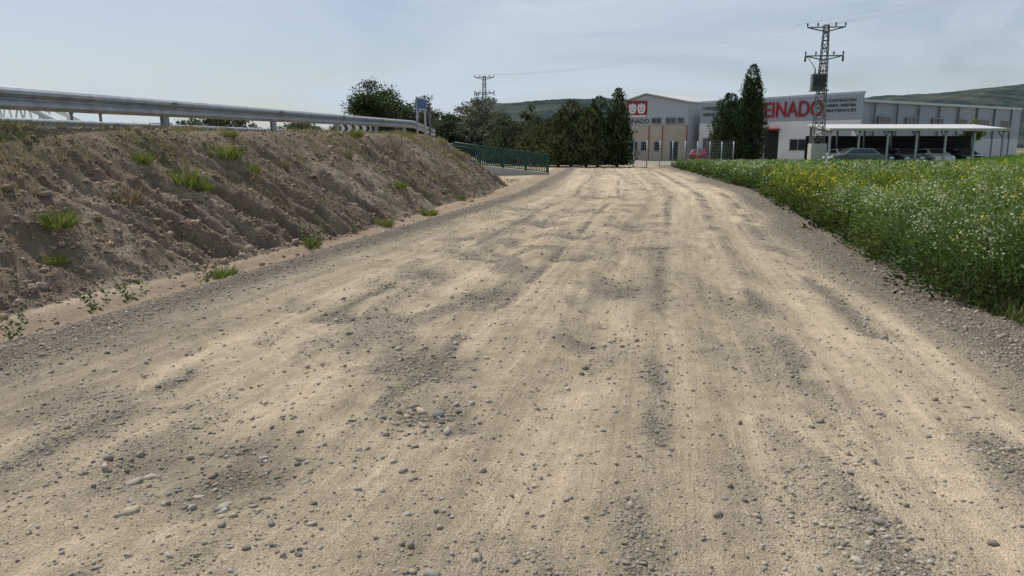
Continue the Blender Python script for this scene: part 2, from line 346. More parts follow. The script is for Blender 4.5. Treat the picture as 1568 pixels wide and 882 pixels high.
# ---------------------------------------------------------------- verge vegetation (wild mustard bushes etc)
def verge():
    Ps=[];Ds=[];Ls=[];Ws=[];Cs=[]
    def add(P,D,L_,W_,C_):
        Ps.append(P);Ds.append(D);Ls.append(np.broadcast_to(L_,(len(P),)));Ws.append(np.broadcast_to(W_,(len(P),)));Cs.append(C_)
    for (y0,y1,dens,nl,ls,nf,fs) in((4.0,12,2.8,1000,.052,170,.025),(12,22,2.3,420,.080,105,.036),(22,60,1.7,120,.155,36,.060)):
        area=(y1-y0)*34;n=int(area*dens)
        y=rng.uniform(y0,y1,n);l=4.4+rng.uniform(0,34,n);x=l+Cc(y)
        # a continuous front row of bushes along the gravel edge
        ye=np.arange(max(y0,6.9),y1,.42 if y0<20 else .7);le=5.15+rng.uniform(-.12,.45,len(ye))-.40*gs(ye-8.2,1.8);n_e=len(ye)
        edge_=np.concatenate([np.zeros(n),np.ones(n_e)])
        x=np.concatenate([x,le+Cc(ye)]);y=np.concatenate([y,ye])
        k=(x<.76*y+2.5);x=x[k];y=y[k];edge_=edge_[k]
        G=ground(x,y);k=((G[3]>.55)|(edge_>0))&~((x>27)&(y>38))
        x=x[k];y=y[k];z0=G[0][k];l=G[1][k];edge_=edge_[k];n=len(x)
        if n==0: continue
        hn=fbm(x*.6,y*.5,2,201)
        H=1.12*(.68+.55*ss(.25,.75,hn))*rng.uniform(.78,1.22,n)*np.where(edge_>0,rng.uniform(.72,1.0,n),1.0)
        cap=np.interp(y,[4,8,12,20,35,60],[1.30,1.28,1.20,1.10,.86,.55])
        H=np.clip(H,.35,(cap-(z0-0.05)).clip(.4)*rng.uniform(.80,1.0,n))
        R=(.30+.26*H)*rng.uniform(.8,1.25,n)
        kind=vn(x*.3,y*.3,205)+rng.normal(0,.16,n)+.022*(y-13)
        tint=np.clip(fbm(x*.5+9,y*.5,2,207)+rng.normal(0,.2,n),0,1)
        dull=rng.uniform(.7,1.2,n)
        i=np.repeat(np.arange(n),nl);m_=len(i)
        th=rng.uniform(0,6.283,m_);cz_=rng.uniform(-.30,1,m_)
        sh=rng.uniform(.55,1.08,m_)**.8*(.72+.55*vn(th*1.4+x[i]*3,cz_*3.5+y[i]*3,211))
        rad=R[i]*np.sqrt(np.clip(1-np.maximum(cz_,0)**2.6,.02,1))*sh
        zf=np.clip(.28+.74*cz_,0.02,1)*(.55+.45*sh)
        P=np.stack([x[i]+rad*np.cos(th),y[i]+rad*np.sin(th),z0[i]+zf*H[i]],1)
        D=np.stack([np.cos(th)*.7,np.sin(th)*.7,.2+.9*np.clip(cz_,0,1)],1)+rng.normal(0,.35,(m_,3))
        Lf=ls*(1.35-.6*zf)*rng.uniform(.55,1.5,m_);Wf=Lf*rng.uniform(.28,.5,m_)
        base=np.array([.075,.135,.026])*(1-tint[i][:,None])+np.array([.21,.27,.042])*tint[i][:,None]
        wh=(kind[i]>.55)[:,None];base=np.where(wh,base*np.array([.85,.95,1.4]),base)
        Cl=base*dull[i][:,None]*(.22+1.05*np.clip(zf,0,1)[:,None])*(.55+.6*sh[:,None])*rng.uniform(.65,1.35,(m_,1))  # leaf colour darkens low and deep in each bush, as painted shade
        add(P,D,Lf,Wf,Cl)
        ns=20 if y0<20 else 8
        i=np.repeat(np.arange(n),ns);m_=len(i);a=rng.uniform(0,6.283,m_);r0=R[i]*rng.uniform(0,.35,m_);spd=rng.uniform(.05,.42,m_)
        P=np.stack([x[i]+r0*np.cos(a),y[i]+r0*np.sin(a),z0[i]],1);D=np.stack([np.cos(a)*spd,np.sin(a)*spd,np.ones(m_)],1)
        Ls_=H[i]*rng.uniform(.85,1.12,m_)
        add(P,D,Ls_,.007+.0006*y[i],np.array([.15,.21,.06])*rng.uniform(.6,1.2,(m_,1)))
        fl=np.clip(ss(.35,.68,vn(x*.7+4,y*.7,209)+.12*(kind>.55)+rng.normal(0,.12,n)),0.10,1)
        i=np.repeat(np.arange(n),nf);m_=len(i);kk=rng.uniform(0,1,m_)<fl[i];i=i[kk];m_=len(i)
        hd=rng.integers(0,14,m_);a=vn(hd*7.7+i*1.31,i*.77,213)*12.6+rng.normal(0,.14,m_);rf=np.sqrt(vn(hd*3.3+i*2.1,i*1.7,215))
        rad=R[i]*1.05*rf;f=np.sqrt(np.clip(1-rf**2*.75,0,1))*(.97+.18*vn(hd*5.1+i,i*.37,217))+rng.normal(0,.045,m_)
        P=np.stack([x[i]+rad*np.cos(a)+rng.normal(0,.035,m_),y[i]+rad*np.sin(a)+rng.normal(0,.035,m_),z0[i]+f*H[i]],1)
        D=rng.normal(0,1,(m_,3));D[:,2]=np.abs(D[:,2])*.6
        wh=(kind[i]>.55)[:,None]
        Cf=np.where(wh,np.array([.66,.68,.48]),np.array([.72,.61,.03]))*rng.uniform(.65,1.1,(m_,1))
        sz=fs*rng.uniform(.6,1.3,m_);add(P,D,sz,sz*.9,Cf)
    n=16000;y=4.0+55*rng.uniform(0,1,n)**1.6;l=rng.uniform(4.3,6.2,n);x=l+Cc(y);G=ground(x,y)
    k=(G[3]>.1+.5*rng.uniform(0,1,n));x=x[k];y=y[k];z0=G[0][k];n=len(x)
    for _ in range(4):
        D=rng.normal(0,.6,(n,3));D[:,2]=1;P=np.stack([x+rng.normal(0,.05,n),y+rng.normal(0,.05,n),z0],1)
        dry=rng.uniform(0,1,(n,1))<.4
        add(P,D,rng.uniform(.05,.22,n),.009+.0008*y,np.where(dry,np.array([.28,.24,.12]),np.array([.12,.18,.035]))*rng.uniform(.6,1.2,(n,1)))
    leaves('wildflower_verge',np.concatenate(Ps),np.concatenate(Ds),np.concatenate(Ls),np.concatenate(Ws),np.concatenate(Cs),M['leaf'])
verge()
n=60000;x=rng.uniform(18,60,n);y=rng.uniform(30,60,n);zz=ground(x,y)[0];D=rng.normal(0,.4,(n,3));D[:,2]=1
leaves('field_grass',np.stack([x,y,zz],1),D,rng.uniform(.1,.3,n),.05,np.array([.13,.22,.035])*rng.uniform(.7,1.3,(n,1)),M['leaf'])
# ---------------------------------------------------------------- weeds on the bank
def tuft_mesh(kind):
    n={0:420,1:170,2:220}[kind];a=rng.uniform(0,6.283,n);r=.16*np.sqrt(rng.uniform(0,1,n))
    P=np.stack([r*np.cos(a),r*np.sin(a)*.8,np.zeros(n)-.02],1);sp=rng.uniform(.1,1.1,n)
    D=np.stack([np.cos(a)*sp,np.sin(a)*sp,np.ones(n)],1)+rng.normal(0,.25,(n,3));Lb=rng.uniform(.05,.25,n)*(1.3-r*3)
    Wb=.009
    if kind==1:
        f=rng.uniform(0,1,n)**.7;st=rng.integers(0,5,n);ax=np.array([-.08,.05,.0,.09,-.03])[st];ay=np.array([.02,.06,-.05,-.02,.09])[st];hh_=np.array([.38,.3,.45,.22,.28])[st]
        P=np.stack([ax*(1+f)+rng.normal(0,.012,n),ay*(1+f)+rng.normal(0,.012,n),f*hh_],1);D=np.stack([np.cos(a),np.sin(a),rng.uniform(0,1,n)],1);Lb=rng.uniform(.02,.08,n)*(1.3-.7*f);Wb=Lb*.4
    base={0:(.20,.25,.055),1:(.12,.165,.06),2:(.25,.20,.12)}[kind]
    Cb=np.array(base)*rng.uniform(.5,1.3,(n,1));V=leaf_geo(P,D,Lb,Wb)
    ob=mesh_np('tmp',V,np.arange(len(V)).reshape(-1,4),M['leaf'],col=np.repeat(Cb,4,axis=0));me=ob.data;bpy.data.objects.remove(ob);return me
TM=[tuft_mesh(0),tuft_mesh(1),tuft_mesh(2)]
W=[(-5.3,11.9,0,1.6),(-5.1,12.2,0,1.0),(-5.3,13.7,0,1.6),(-4.95,14.0,0,.9),(-5.84,11.7,0,1.1),(-5.4,8.7,0,1.2),(-5.25,8.3,0,.7),(-5.45,10.4,2,1.5),(-3.4,12.5,1,1.6),(-4.05,7.7,1,1.0),(-4.1,7.1,1,.9),(-3.7,9.3,0,.9),(-3.9,9.05,1,.9),(-4.27,6.1,1,.8),(-2.8,16,0,1.1),(-2.9,19,0,1.1),(-2.1,18.5,0,1.2),(-4.9,15.5,2,1.3),(-4.2,18.5,2,1.3),(-2.4,20.5,1,1.5),(-1.6,22.5,0,1.0),(-5.6,14.8,0,.8),(-4.4,21,0,1.3),(-3.5,12.7,0,.9),(-3.1,14.6,1,.9)]
for x,y,k,s_ in W:
    ob=bpy.data.objects.new('weed_tuft' if k!=2 else 'dry_weed',TM[k]);COL.objects.link(ob);ob.location=(x,y,gz(x,y));ob.scale=(s_,s_*.9,s_*rng.uniform(.8,1.1));ob.rotation_euler=(0,0,rng.uniform(0,6))
n=3800;y=5+33*rng.uniform(0,1,n)**1.2;l=-rng.uniform(5.0,9.0,n);x=l+Cc(y);G=ground(x,y)
k=rng.uniform(0,1,n)<.08+.95*ss(.5,.72,fbm(x*.8,y*.8,3,231))*G[6];x=x[k];y=y[k];z0=G[0][k]
x=np.repeat(x,16)+rng.normal(0,.07,len(x)*16);y=np.repeat(y,16)+rng.normal(0,.07,len(x));z0=ground(x,y)[0];n=len(x);D=rng.normal(0,.55,(n,3));D[:,2]=1
leaves('dry_grass',np.stack([x,y,z0-.01],1),D,rng.uniform(.04,.20,n),.005+.0005*y,np.where(rng.uniform(0,1,(n,1))<.65,np.array([.34,.27,.14]),np.array([.15,.19,.05]))*rng.uniform(.6,1.2,(n,1)),M['leaf'])
# ---------------------------------------------------------------- guardrails
def guardrail(name,pts,ztop,postY,ext=0):
    e=empty(name)
    prof=[(-.0,.0),(.03,-.01),(.08,-.05),(.08,-.09),(.03,-.13),(.0,-.145),(-.0,-.165),(.03,-.18),(.08,-.22),(.08,-.26),(.03,-.30),(0,-.31)]
    V=[];F=[];K=len(prof)
    for j,(x,y) in enumerate(pts):
        for (o,dz) in prof: V.append((x+o,y-o*.1,ztop(y)+dz))
    for j in range(len(pts)-1):
        for k in range(K-1): F.append((j*K+k,(j+1)*K+k,(j+1)*K+k+1,j*K+k+1))
    ob=pym('beam',V,F,M['galv'],e,smooth=False);md=ob.modifiers.new('s','SOLIDIFY');md.thickness=.004
    for y in postY:
        x=np.interp(y,[p[1] for p in pts],[p[0] for p in pts]);zt=ztop(y);zb=gz(x-.2,y)-.3;hc=(zt-.02+zb)/2;hh_=zt-.02-zb
        box('post_web',(x-.20,y,hc),(.13,.012,hh_),M['galv'],e)
        box('post_flange',(x-.134,y-.03,hc),(.012,.075,hh_),M['galv'],e);box('post_flange_back',(x-.268,y-.03,hc),(.012,.075,hh_),M['galv'],e)
        box('spacer',(x-.062,y,zt-.155),(.12,.12,.24),M['galv_d'],e,bev=.01)
        tubes('bolt',[(((x,y,zt-.155),(x+.02,y,zt-.155)),(.02,.02))],M['galv_d'],e)
        box('joint_plate',(x+.088,y-.15,zt-.07),(.006,.22,.05),M['galv_d'],e)
    return e
def rx(y): return -8.3+.12*y
ys_=np.linspace(-2,37,80);zt=lambda y:2.42+.014*(y-10) - (.35*max(0,y-33)/4)
guardrail('guardrail',[(rx(y),y) for y in ys_],zt,[1.2,5.6,10.0,14.6,19.4,24,28.2,32.2,36.2])
ys2=np.linspace(0,60,60)
guardrail('guardrail',[(rx(y)-8.5,y) for y in ys2],lambda y:2.35+.006*(y-10),list(np.arange(2,60,4)))
e=empty('chevron_sign',(-7.9,38,0))
box('board',(0,0,2.55),(1.5,.04,.4),M['white'],e)
for i in range(4):
    x0=-.68+i*.37;pym('chevron',[(x0,-.026,2.73),(x0+.16,-.026,2.73),(x0+.28,-.026,2.55),(x0+.16,-.026,2.37),(x0,-.026,2.37),(x0+.12,-.026,2.55)],[(5,4,3,2,1,0)],M['black'],e)
box('leg',(-.5,.05,1.7),(.06,.06,1.7),M['galv'],e);box('leg',(.5,.05,1.7),(.06,.06,1.7),M['galv'],e)
e=empty('road_sign',(-3.95,33,0),math.radians(68))
box('panel',(0,0,3.45),(.85,.03,.52),M['blue'],e,bev=.01);box('panel_back',(0,.022,3.45),(.80,.012,.46),M['galv'],e)
box('panel_border_top',(0,-.018,3.68),(.8,.008,.03),M['white'],e);box('panel_border_low',(0,-.018,3.22),(.8,.008,.03),M['white'],e)
for s_ in(-.36,.36):
    box('post',(s_,.05,2.6),(.09,.06,2.3),M['galv'],e)
box('brace',(0,.05,2.35),(.7,.03,.05),M['galv'],e)
e=empty('marker_post',(-3.55,32.4,0));box('post',(0,0,2.5),(.09,.06,1.9),M['galv_d'],e,bev=.01);box('cap',(0,0,3.47),(.12,.08,.05),M['white'],e);box('reflector',(0,-.035,3.2),(.06,.012,.12),M['red'],e)
e=empty('direction_sign',(-27.2,58,0));box('board',(0,0,3.1),(1.7,.05,.6),M['brown'],e);box('border',(0,.03,3.1),(1.8,.03,.7),M['white'],e);box('leg',(-.6,.1,1.6),(.08,.08,2.9),M['galv'],e);box('leg',(.6,.1,1.6),(.08,.08,2.9),M['galv'],e)
for x,y in((-17.9,30.5),(-17.0,31)):
    e=empty('delineator_post',(x,y,0));box('post',(0,0,2.2),(.10,.06,1.9),M['galv_d'],e,bev=.01);box('head',(0,0,3.05),(.16,.10,.25),M['galv_d'],e,bev=.02)
# ---------------------------------------------------------------- green railing on culvert
A=np.array([2.15,44.5]);B=np.array([-3.2,41.0]);Lr=np.linalg.norm(B-A);dr=(B-A)/Lr;e=empty('green_railing')
zb=lambda s:.02+.11*s
segs=[]
for s in np.arange(0,Lr,.12):
    p=A+dr*s;segs.append(((p[0],p[1],zb(s)+.12),(p[0],p[1],zb(s)+1.08)))
beams('balusters',segs,.03,M['green'],e)
for h,r in((.12,.03),(.95,.025),(1.12,.045)):
    tubes('rail',[(((A[0],A[1],zb(0)+h),(B[0],B[1],zb(Lr)+h)),(r,r))],M['green'],e)
for s in np.linspace(0,Lr,5):
    p=A+dr*s;box('post',(p[0],p[1],zb(s)+.56),(.10,.10,1.2),M['green'],e,rz=math.atan2(dr[1],dr[0]))
V=[]
for s in(0,Lr):
    p=A+dr*s;nn=np.array([-dr[1],dr[0]])*.2
    for o in(-1,1):
        for z_ in(-.5,zb(s)+.06): V.append((p[0]+nn[0]*o,p[1]+nn[1]*o,z_))
pym('kerb_wall',V,[(0,1,3,2),(4,6,7,5),(0,4,5,1),(2,3,7,6),(1,5,7,3),(0,2,6,4)],M['conc'],e)
# ---------------------------------------------------------------- arch bridge
e=empty('arch_bridge')
for oy in(0,9):
    pts=[];segs=[]
    for k in range(25):
        f=k/24;pts.append((-136+54*f,150+oy-6*f,2.8+ 9.4*4*f*(1-f)))
    tubes('arch',[(pts,[.65]*25)],M['white'],e,sides=6)
    for k in range(2,23,2):
        x,y,zz=pts[k]
        for dd in(-1.7,1.7): segs.append(((x,y,zz),(x+dd,y,2.9)))
    beams('hangers',segs,.22,M['white'],e)
prism('deck',[(-150,149),(-74,141),(-74,153),(-150,161)],1.9,2.9,M['conc'],e)
for x in(-136,-82): box('pier',(x,150,.4),(3,10,2.9),M['conc'],e)
# ---------------------------------------------------------------- trees
def crown_pts(cx,cy,cz,rx_,rz_,K,nl,ls,base,flatb=.6):
    ph=unit(rng.normal(size=(K,3)));rr=rng.uniform(.25,1,K)**.6
    c_=ph*rr[:,None]*np.array([rx_,rx_,rz_])*rng.uniform(.75,1.05,(K,1));c_[:,2]=np.where(c_[:,2]<0,c_[:,2]*flatb,c_[:,2])
    cs=rng.uniform(.6,1.35,K);sr=rx_*.27*rng.uniform(.6,1.3,K)
    i=np.repeat(np.arange(K),nl);m_=len(i);off=unit(rng.normal(size=(m_,3)))*(rng.uniform(.1,1.25,(m_,1))**.7)*sr[i][:,None]*np.array([1,1,.75])
    P=c_[i]+off+np.array([cx,cy,cz]);D=unit(off)+rng.normal(0,.6,(m_,3))
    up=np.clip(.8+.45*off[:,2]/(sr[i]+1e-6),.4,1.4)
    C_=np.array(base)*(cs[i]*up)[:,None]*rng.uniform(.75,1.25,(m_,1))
    Lf=ls*rng.uniform(.6,1.4,m_);return P,D,Lf,Lf*.6,C_,c_+np.array([cx,cy,cz])
def broad_tree(name,x,y,h,r,base,K=60,nl=130,ls=.25,z0=None):
    z0=gz(x,y) if z0 is None else z0;e=empty(name,(x,y,z0))
    P,D,Lf,Wf,C_,cl=crown_pts(0,0,h*.62,r,h*.38,K,nl,ls,base)
    leaves('crown',P,D,Lf,Wf,C_,M['leaf'],parent=e)
    lst=[(((0,0,-.2),(.05,.05,h*.25),(0,.1,h*.5),(.1,0,h*.8)),(h*.035,h*.027,h*.018,h*.006))]
    for c_ in cl[::4]:
        s_=(0.03,.05,h*rng.uniform(.25,.5));mid=tuple((np.array(s_)+c_)/2+np.array([0,0,.2]));lst.append(((s_,mid,tuple(c_)),(h*.012,h*.008,h*.003)))
    tubes('trunk_and_limbs',lst,M['bark'],e);return e
def conifer(name,x,y,h,r,base,n=9000,ls=.22,tip=.85,z0=None,bulge=.35,spires=5):
    z0=gz(x,y) if z0 is None else z0;e=empty(name,(x,y,z0))
    Ps=[];Cs=[];Ds=[]
    sp_=[(0,0,1.0,1.0)]+[(math.cos(a)*r*rng.uniform(.4,.62),math.sin(a)*r*.5,rng.uniform(.55,.93),rng.uniform(.5,.75)) for a in np.linspace(0,6.28,spires,endpoint=False)+rng.uniform(0,1)]
    for ox,oy,hf,rf in sp_:
        m_=int(n/len(sp_)*(1.6 if hf==1 else .9));f=rng.uniform(0,1,m_)
        pr=np.where(f<bulge,.55+.45*np.sin(f/bulge*math.pi/2),np.clip(1-(f-bulge)/(1-bulge),0,1)**tip)
        a=rng.uniform(0,6.283,m_)
        lumps=.50+.95*vn(a*2.2+ox*7,f*h*1.5+oy*5,int(x*10)%97+5)
        rad=r*rf*pr*lumps*np.sqrt(rng.uniform(.35,1,m_))
        P=np.stack([ox*(1-.4*f)+rad*np.cos(a),oy*(1-.4*f)+rad*np.sin(a),.1+f*h*hf],1)
        D=np.stack([np.cos(a)*.5,np.sin(a)*.5,np.ones(m_)],1)+rng.normal(0,.35,(m_,3))
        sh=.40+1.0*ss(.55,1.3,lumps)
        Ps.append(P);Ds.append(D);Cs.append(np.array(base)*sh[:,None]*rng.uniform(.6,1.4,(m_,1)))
    P=np.concatenate(Ps);Lf=ls*rng.uniform(.6,1.6,len(P))
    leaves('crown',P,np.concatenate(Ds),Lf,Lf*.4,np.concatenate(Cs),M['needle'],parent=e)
    lst=[(((0,0,-.2),(0,0,h*.5),(0,0,h*.93)),(.16,.09,.02))]
    for k in range(14):
        a=rng.uniform(0,6.28);zz=rng.uniform(.1,.8)*h;q_=r*.55*(1-zz/h);lst.append((((0,0,zz),(math.cos(a)*q_*.6,math.sin(a)*q_*.6,zz+.3),(math.cos(a)*q_,math.sin(a)*q_,zz+.8)),(.04,.03,.01)))
    tubes('trunk_and_limbs',lst,M['bark'],e);return e
cy=(.048,.074,.030)
conifer('cypress_tree',20.4,70.5,6.3,1.75,cy,18000,.2,tip=.4,spires=8)
conifer('cypress_tree',22.75,71.5,9.0,1.5,cy,21000,.2,tip=.5,spires=9)
cg=(.085,.10,.042)
for x,y,h,r,b_ in((8.7,61.5,6.1,1.35,cy),(7.2,62.3,5.5,1.5,cy),(6.1,61,4.6,1.6,cg),(4.9,61.8,5.1,1.5,cg),(3.8,61,4.2,1.6,cg),(2.9,62,3.6,1.6,cg),(1.9,64,3.7,1.7,(.095,.11,.055)),(.6,66,3.4,1.8,(.095,.11,.055)),(-.9,66.5,3.2,1.8,(.10,.12,.06))):
    conifer('conifer_tree',x,y,h,r,b_,10000,.2,tip=rng.uniform(.35,.55),spires=7)
broad_tree('broadleaf_tree',-14.6,82,8.1,3.4,(.065,.10,.032),K=90,nl=200,ls=.23)
broad_tree('yellow_green_tree',53,72,4.6,1.9,(.16,.19,.04),K=30,nl=90,ls=.25)
broad_tree('yellow_green_tree',47.5,77,4.9,1.2,(.14,.18,.04),K=22,nl=80,ls=.22)
Ps=[];Ds=[];Ls=[];Ws=[];Cs=[];tr=[]
spec=[]
for x in np.arange(-19,8,1.6): 
    yy_=rng.uniform(88,112);spec.append((x*yy_/95+rng.uniform(-1,1),yy_,rng.uniform(6.4,9.2)*(1 if x<0 else .8),rng.uniform(1.8,2.9)))
for x in np.arange(-7,5,1.4): spec.append((x,rng.uniform(70,78),rng.uniform(3.4,5.0),1.7))
for x in np.arange(-75,-24,4.5): spec.append((x,rng.uniform(120,150),rng.uniform(4.4,7.0),3.0))
for x in np.arange(-44,-16,2.6): spec.append((x+rng.uniform(-1,1),rng.uniform(85,100),rng.uniform(4.4,6.0),2.4))
for x in np.arange(62,130,6): spec.append((x,rng.uniform(110,130),rng.uniform(4,6),3.0))
for x,y,h,r in spec:
    tone=rng.uniform(0,1);base=np.array([.06,.085,.035])*(1-tone)+np.array([.15,.175,.12])*tone
    P,D,Lf,Wf,C_,cl=crown_pts(x,y,h*.52,r,h*.45,40,85,.30,base,.95)
    Ps.append(P);Ds.append(D);Ls.append(Lf);Ws.append(Wf);Cs.append(C_);tr.append((((x,y,-.2),(x+.1,y,h*.4),(x,y,h*.85)),(.16,.11,.03)))
e=empty('distant_trees');leaves('crowns',np.concatenate(Ps),np.concatenate(Ds),np.concatenate(Ls),np.concatenate(Ws),np.concatenate(Cs),M['leaf'],parent=e);tubes('trunks',tr,M['bark'],e)
# ---------------------------------------------------------------- hills
m,nt,b=newmat('hill_material');N=nt.nodes;L=nt.links;tc=N.new('ShaderNodeTexCoord')
vo=N.new('ShaderNodeTexVoronoi');vo.inputs['Scale'].default_value=.045;L.new(tc.outputs['Object'],vo.inputs['Vector'])
no=N.new('ShaderNodeTexNoise');no.inputs['Scale'].default_value=.01;no.inputs['Detail'].default_value=10;no.inputs['Roughness'].default_value=.65;L.new(tc.outputs['Object'],no.inputs['Vector'])
ad=N.new('ShaderNodeMath');ad.operation='MULTIPLY_ADD';ad.inputs[1].default_value=.25;L.new(vo.outputs['Distance'],ad.inputs[0]);L.new(no.outputs['Fac'],ad.inputs[2])
cr=N.new('ShaderNodeValToRGB');cr.color_ramp.elements[0].color=(.030,.048,.052,1);cr.color_ramp.elements[0].position=.52;cr.color_ramp.elements[1].color=(.088,.098,.085,1);cr.color_ramp.elements[1].position=.80  # blue-green tones with distance haze mixed into the hill colour
L.new(ad.outputs[0],cr.inputs[0]);L.new(cr.outputs[0],b.inputs['Base Color']);b.inputs['Roughness'].default_value=1;b.inputs['Specular IOR Level'].default_value=0
M['hill']=m
def hill(name,x0,x1,yc,prof,depth=500,seed=0):
    nx_,ny_=260,60;xs_=np.linspace(x0,x1,nx_);v=np.linspace(-1,1,ny_);XX,VV=np.meshgrid(xs_,v)
    px_,pz_=zip(*prof);Hh=np.interp(XX,px_,pz_);shape=np.clip(1-VV**2,0,1)**1.1
    zz=Hh*shape*(.93+.14*fbm(XX*.006,VV*3,4,300+seed))-3+5*(fbm(XX*.05,VV*20,3,seed)-.5)*shape
    YY=yc+VV*depth;idx=np.arange(nx_*ny_).reshape(ny_,nx_)
    F=np.stack([idx[:-1,:-1],idx[:-1,1:],idx[1:,1:],idx[1:,:-1]],-1).reshape(-1,4)
    mesh_np(name,np.stack([XX.ravel(),YY.ravel(),zz.ravel()],1),F,M['hill'],smooth=True)
hill('hill',-300,900,1900,[(-300,0),(-160,55),(-60,112),(60,120),(230,122),(330,110),(500,90),(900,30)],seed=1)
hill('hill',500,2600,1800,[(500,0),(700,85),(850,122),(1050,138),(1300,160),(1700,170),(2600,120)],seed=2)
hill('hill',-2600,-300,2400,[(-2600,40),(-1500,75),(-900,62),(-500,30),(-300,0)],seed=3)
# ---------------------------------------------------------------- building A (gabled warehouse)
e=empty('warehouse')
a1=(13.3,91);a2=(20.9,89);dp=np.array([20,20.]);wa=Wall(a1,a2,e);La=wa.L;ap=La*.38;ez=6.8;az=7.75
def ga_(u,back=0,out=0):
    p=wa.pt(u,out)+dp*back;return p
V=[];
for bk in(0,1):
    for u,zz in((0,-.2),(La,-.2),(La,ez),(ap,az),(0,ez)):
        p=ga_(u,bk);V.append((p[0],p[1],zz))
pym('walls',V,[(0,1,2,3,4),(9,8,7,6,5),(0,4,9,5),(1,6,7,2),(0,5,6,1)],M['metalA'],e)
V=[]
for bk in(-.012,1):
    for u,zz in((-.25,ez-.02),(ap,az+.06),(La+.25,ez-.02)):
        p=ga_(u,bk);V.append((p[0],p[1],zz));V.append((p[0],p[1],zz+.14))
pym('roof',V,[(1,3,9,7),(3,5,11,9),(0,6,8,2),(2,8,10,4),(0,2,3,1),(2,4,5,3),(6,7,9,8),(8,9,11,10),(0,1,7,6),(4,10,11,5)],M['roof'],e)
wa.panel('lower_wall',0,La,-.1,4.15,M['cream'],-.05,.05);wa.panel('band',0,La,4.15,4.25,M['conc'],-.05,.08)
for u in(.05,3.3,4.9,La-.12): wa.panel('downpipe',u,u+.08,0,4.1,M['red'],.055,.15)
wa.window('upper_window',5.3,6.4,4.45,5.0,2);wa.window('upper_window_b',6.65,7.35,4.45,5.0,1);wa.window('upper_window_c',3.6,4.7,4.45,5.0,2)
wa.panel('door',5.9,6.8,0,2.2,M['dark'],0,.07);wa.panel('door_frame_top',5.8,6.9,2.2,2.32,M['frame'],0,.1)
for u in(1.3,2.4,4.0): wa.window('lower_window',u,u+.7,1.2,2.2,1)
wa.panel('logo_board',.6,3.0,5.05,7.05,M['red'],.0,.07)
def blob(pts,mat_,out):
    V=[]
    for u,z_ in pts:
        p=wa.pt(u,out);V.append((p[0],p[1],z_))
    pym('emblem_shape',V,[tuple(range(len(pts)))],mat_,e)
for c_,sg in((1.27,-1),(2.33,1)):
    blob([(c_-.42,5.75),(c_-.20,5.55),(c_+.20,5.55),(c_+.42,5.75),(c_+.48,6.25),(c_+.36,6.75),(c_+.18,6.55),(c_,6.85),(c_-.18,6.55),(c_-.36,6.75),(c_-.48,6.25)],M['white'],.075)
    blob([(c_-.20,6.3),(c_-.08,6.2),(c_-.2,6.12),(c_-.30,6.2)],M['red'],.08);blob([(c_+.20,6.3),(c_+.30,6.2),(c_+.2,6.12),(c_+.08,6.2)],M['red'],.08);blob([(c_-.12,5.88),(c_,5.76),(c_+.12,5.88),(c_,5.96)],M['red'],.08)
wa.panel('logo_band',.65,2.95,5.12,5.38,M['white'],.07,.075)
wa.text('letters','PEINADO',.3,3.3,4.42,.5,M['black'],out=.02)
# ---------------------------------------------------------------- building B
e=empty('factory_building')
b1=(22.3,89);b2=(35.4,76);wb=Wall(b1,b2,e);Lb_=wb.L;b3=(63,93);b4=(48,108)
prism('hall_walls',[(22.4,89.1),(35.3,76.2),b3,b4],-.2,6.2,M['metalS'],e)
q0=[wb.pt(0,0),wb.pt(Lb_,0),wb.pt(Lb_,-.35),wb.pt(0,-.35)]
V=[(p[0],p[1],-.1) for p in q0]+[(q0[0][0],q0[0][1],6.7),(q0[1][0],q0[1][1],6.95),(q0[2][0],q0[2][1],6.95),(q0[3][0],q0[3][1],6.7)]
pym('parapet_facade',V,[(3,2,1,0),(4,5,6,7),(0,1,5,4),(1,2,6,5),(2,3,7,6),(3,0,4,7)],M['metalB'],e)
beams('parapet_cap',[((*wb.pt(-.1,-.17),6.74),(*wb.pt(Lb_+.1,-.17),7.0))],.2,M['galv'],e)
wb.panel('white_wall',9.9,Lb_-.01,0,4.35,M['white'],-.05,.06);wb.panel('white_wall_b',0,8.3,0,4.35,M['white'],-.05,.06);wb.panel('lintel',8.3,9.9,3.5,4.35,M['white'],-.05,.06)
wb.panel('doorway',8.3,9.9,0,3.5,M['dark'],.0,.01);wb.panel('awning',8.2,10.0,3.4,3.6,M['red'],.06,.9)
for u in np.arange(.6,7.6,1.8): wb.window('window',u,u+1.1,1.4,2.6,2)
wb.panel('roller_door',14.6,17.6,0,3.4,M['galv'],.05,.09);wb.window('window_b',11.2,13,1.3,2.4,2)
wb.text('letters','PEINADO',7.1,14.4,4.85,1.6,M['red'],out=.06,depth=.05)
for zz,tx in((6.2,'CONSTRUCCION'),(5.7,'HIERROS - FERRETERIA'),(5.2,'MATERIALES')): wb.text('small_letters',tx,14.9,17.8,zz,.28,M['black'],out=.03,depth=.01)
for zz,tx in((5.9,'CONSTRUCCION Y OBRA'),(5.2,'HIERROS  FERRETERIA')): wb.text('small_letters',tx,.4,4.2,zz,.32,M['black'],out=.03,depth=.01)
wsd=Wall(b2,b3,e)
wsd.panel('side_plinth',.2,wsd.L,0,2.6,M['metalA'],-.05,.05)
wsd.panel('eave_trim',0.1,wsd.L,6.1,6.35,M['roof'],-.3,.12)
for u in np.arange(2,32,4.0): wsd.panel('wall_post',u,u+.18,0,6.1,M['galv_d'],0,.12)
for u in np.arange(3,30,5): wsd.window('side_window',u,u+2,4.0,4.7,3)
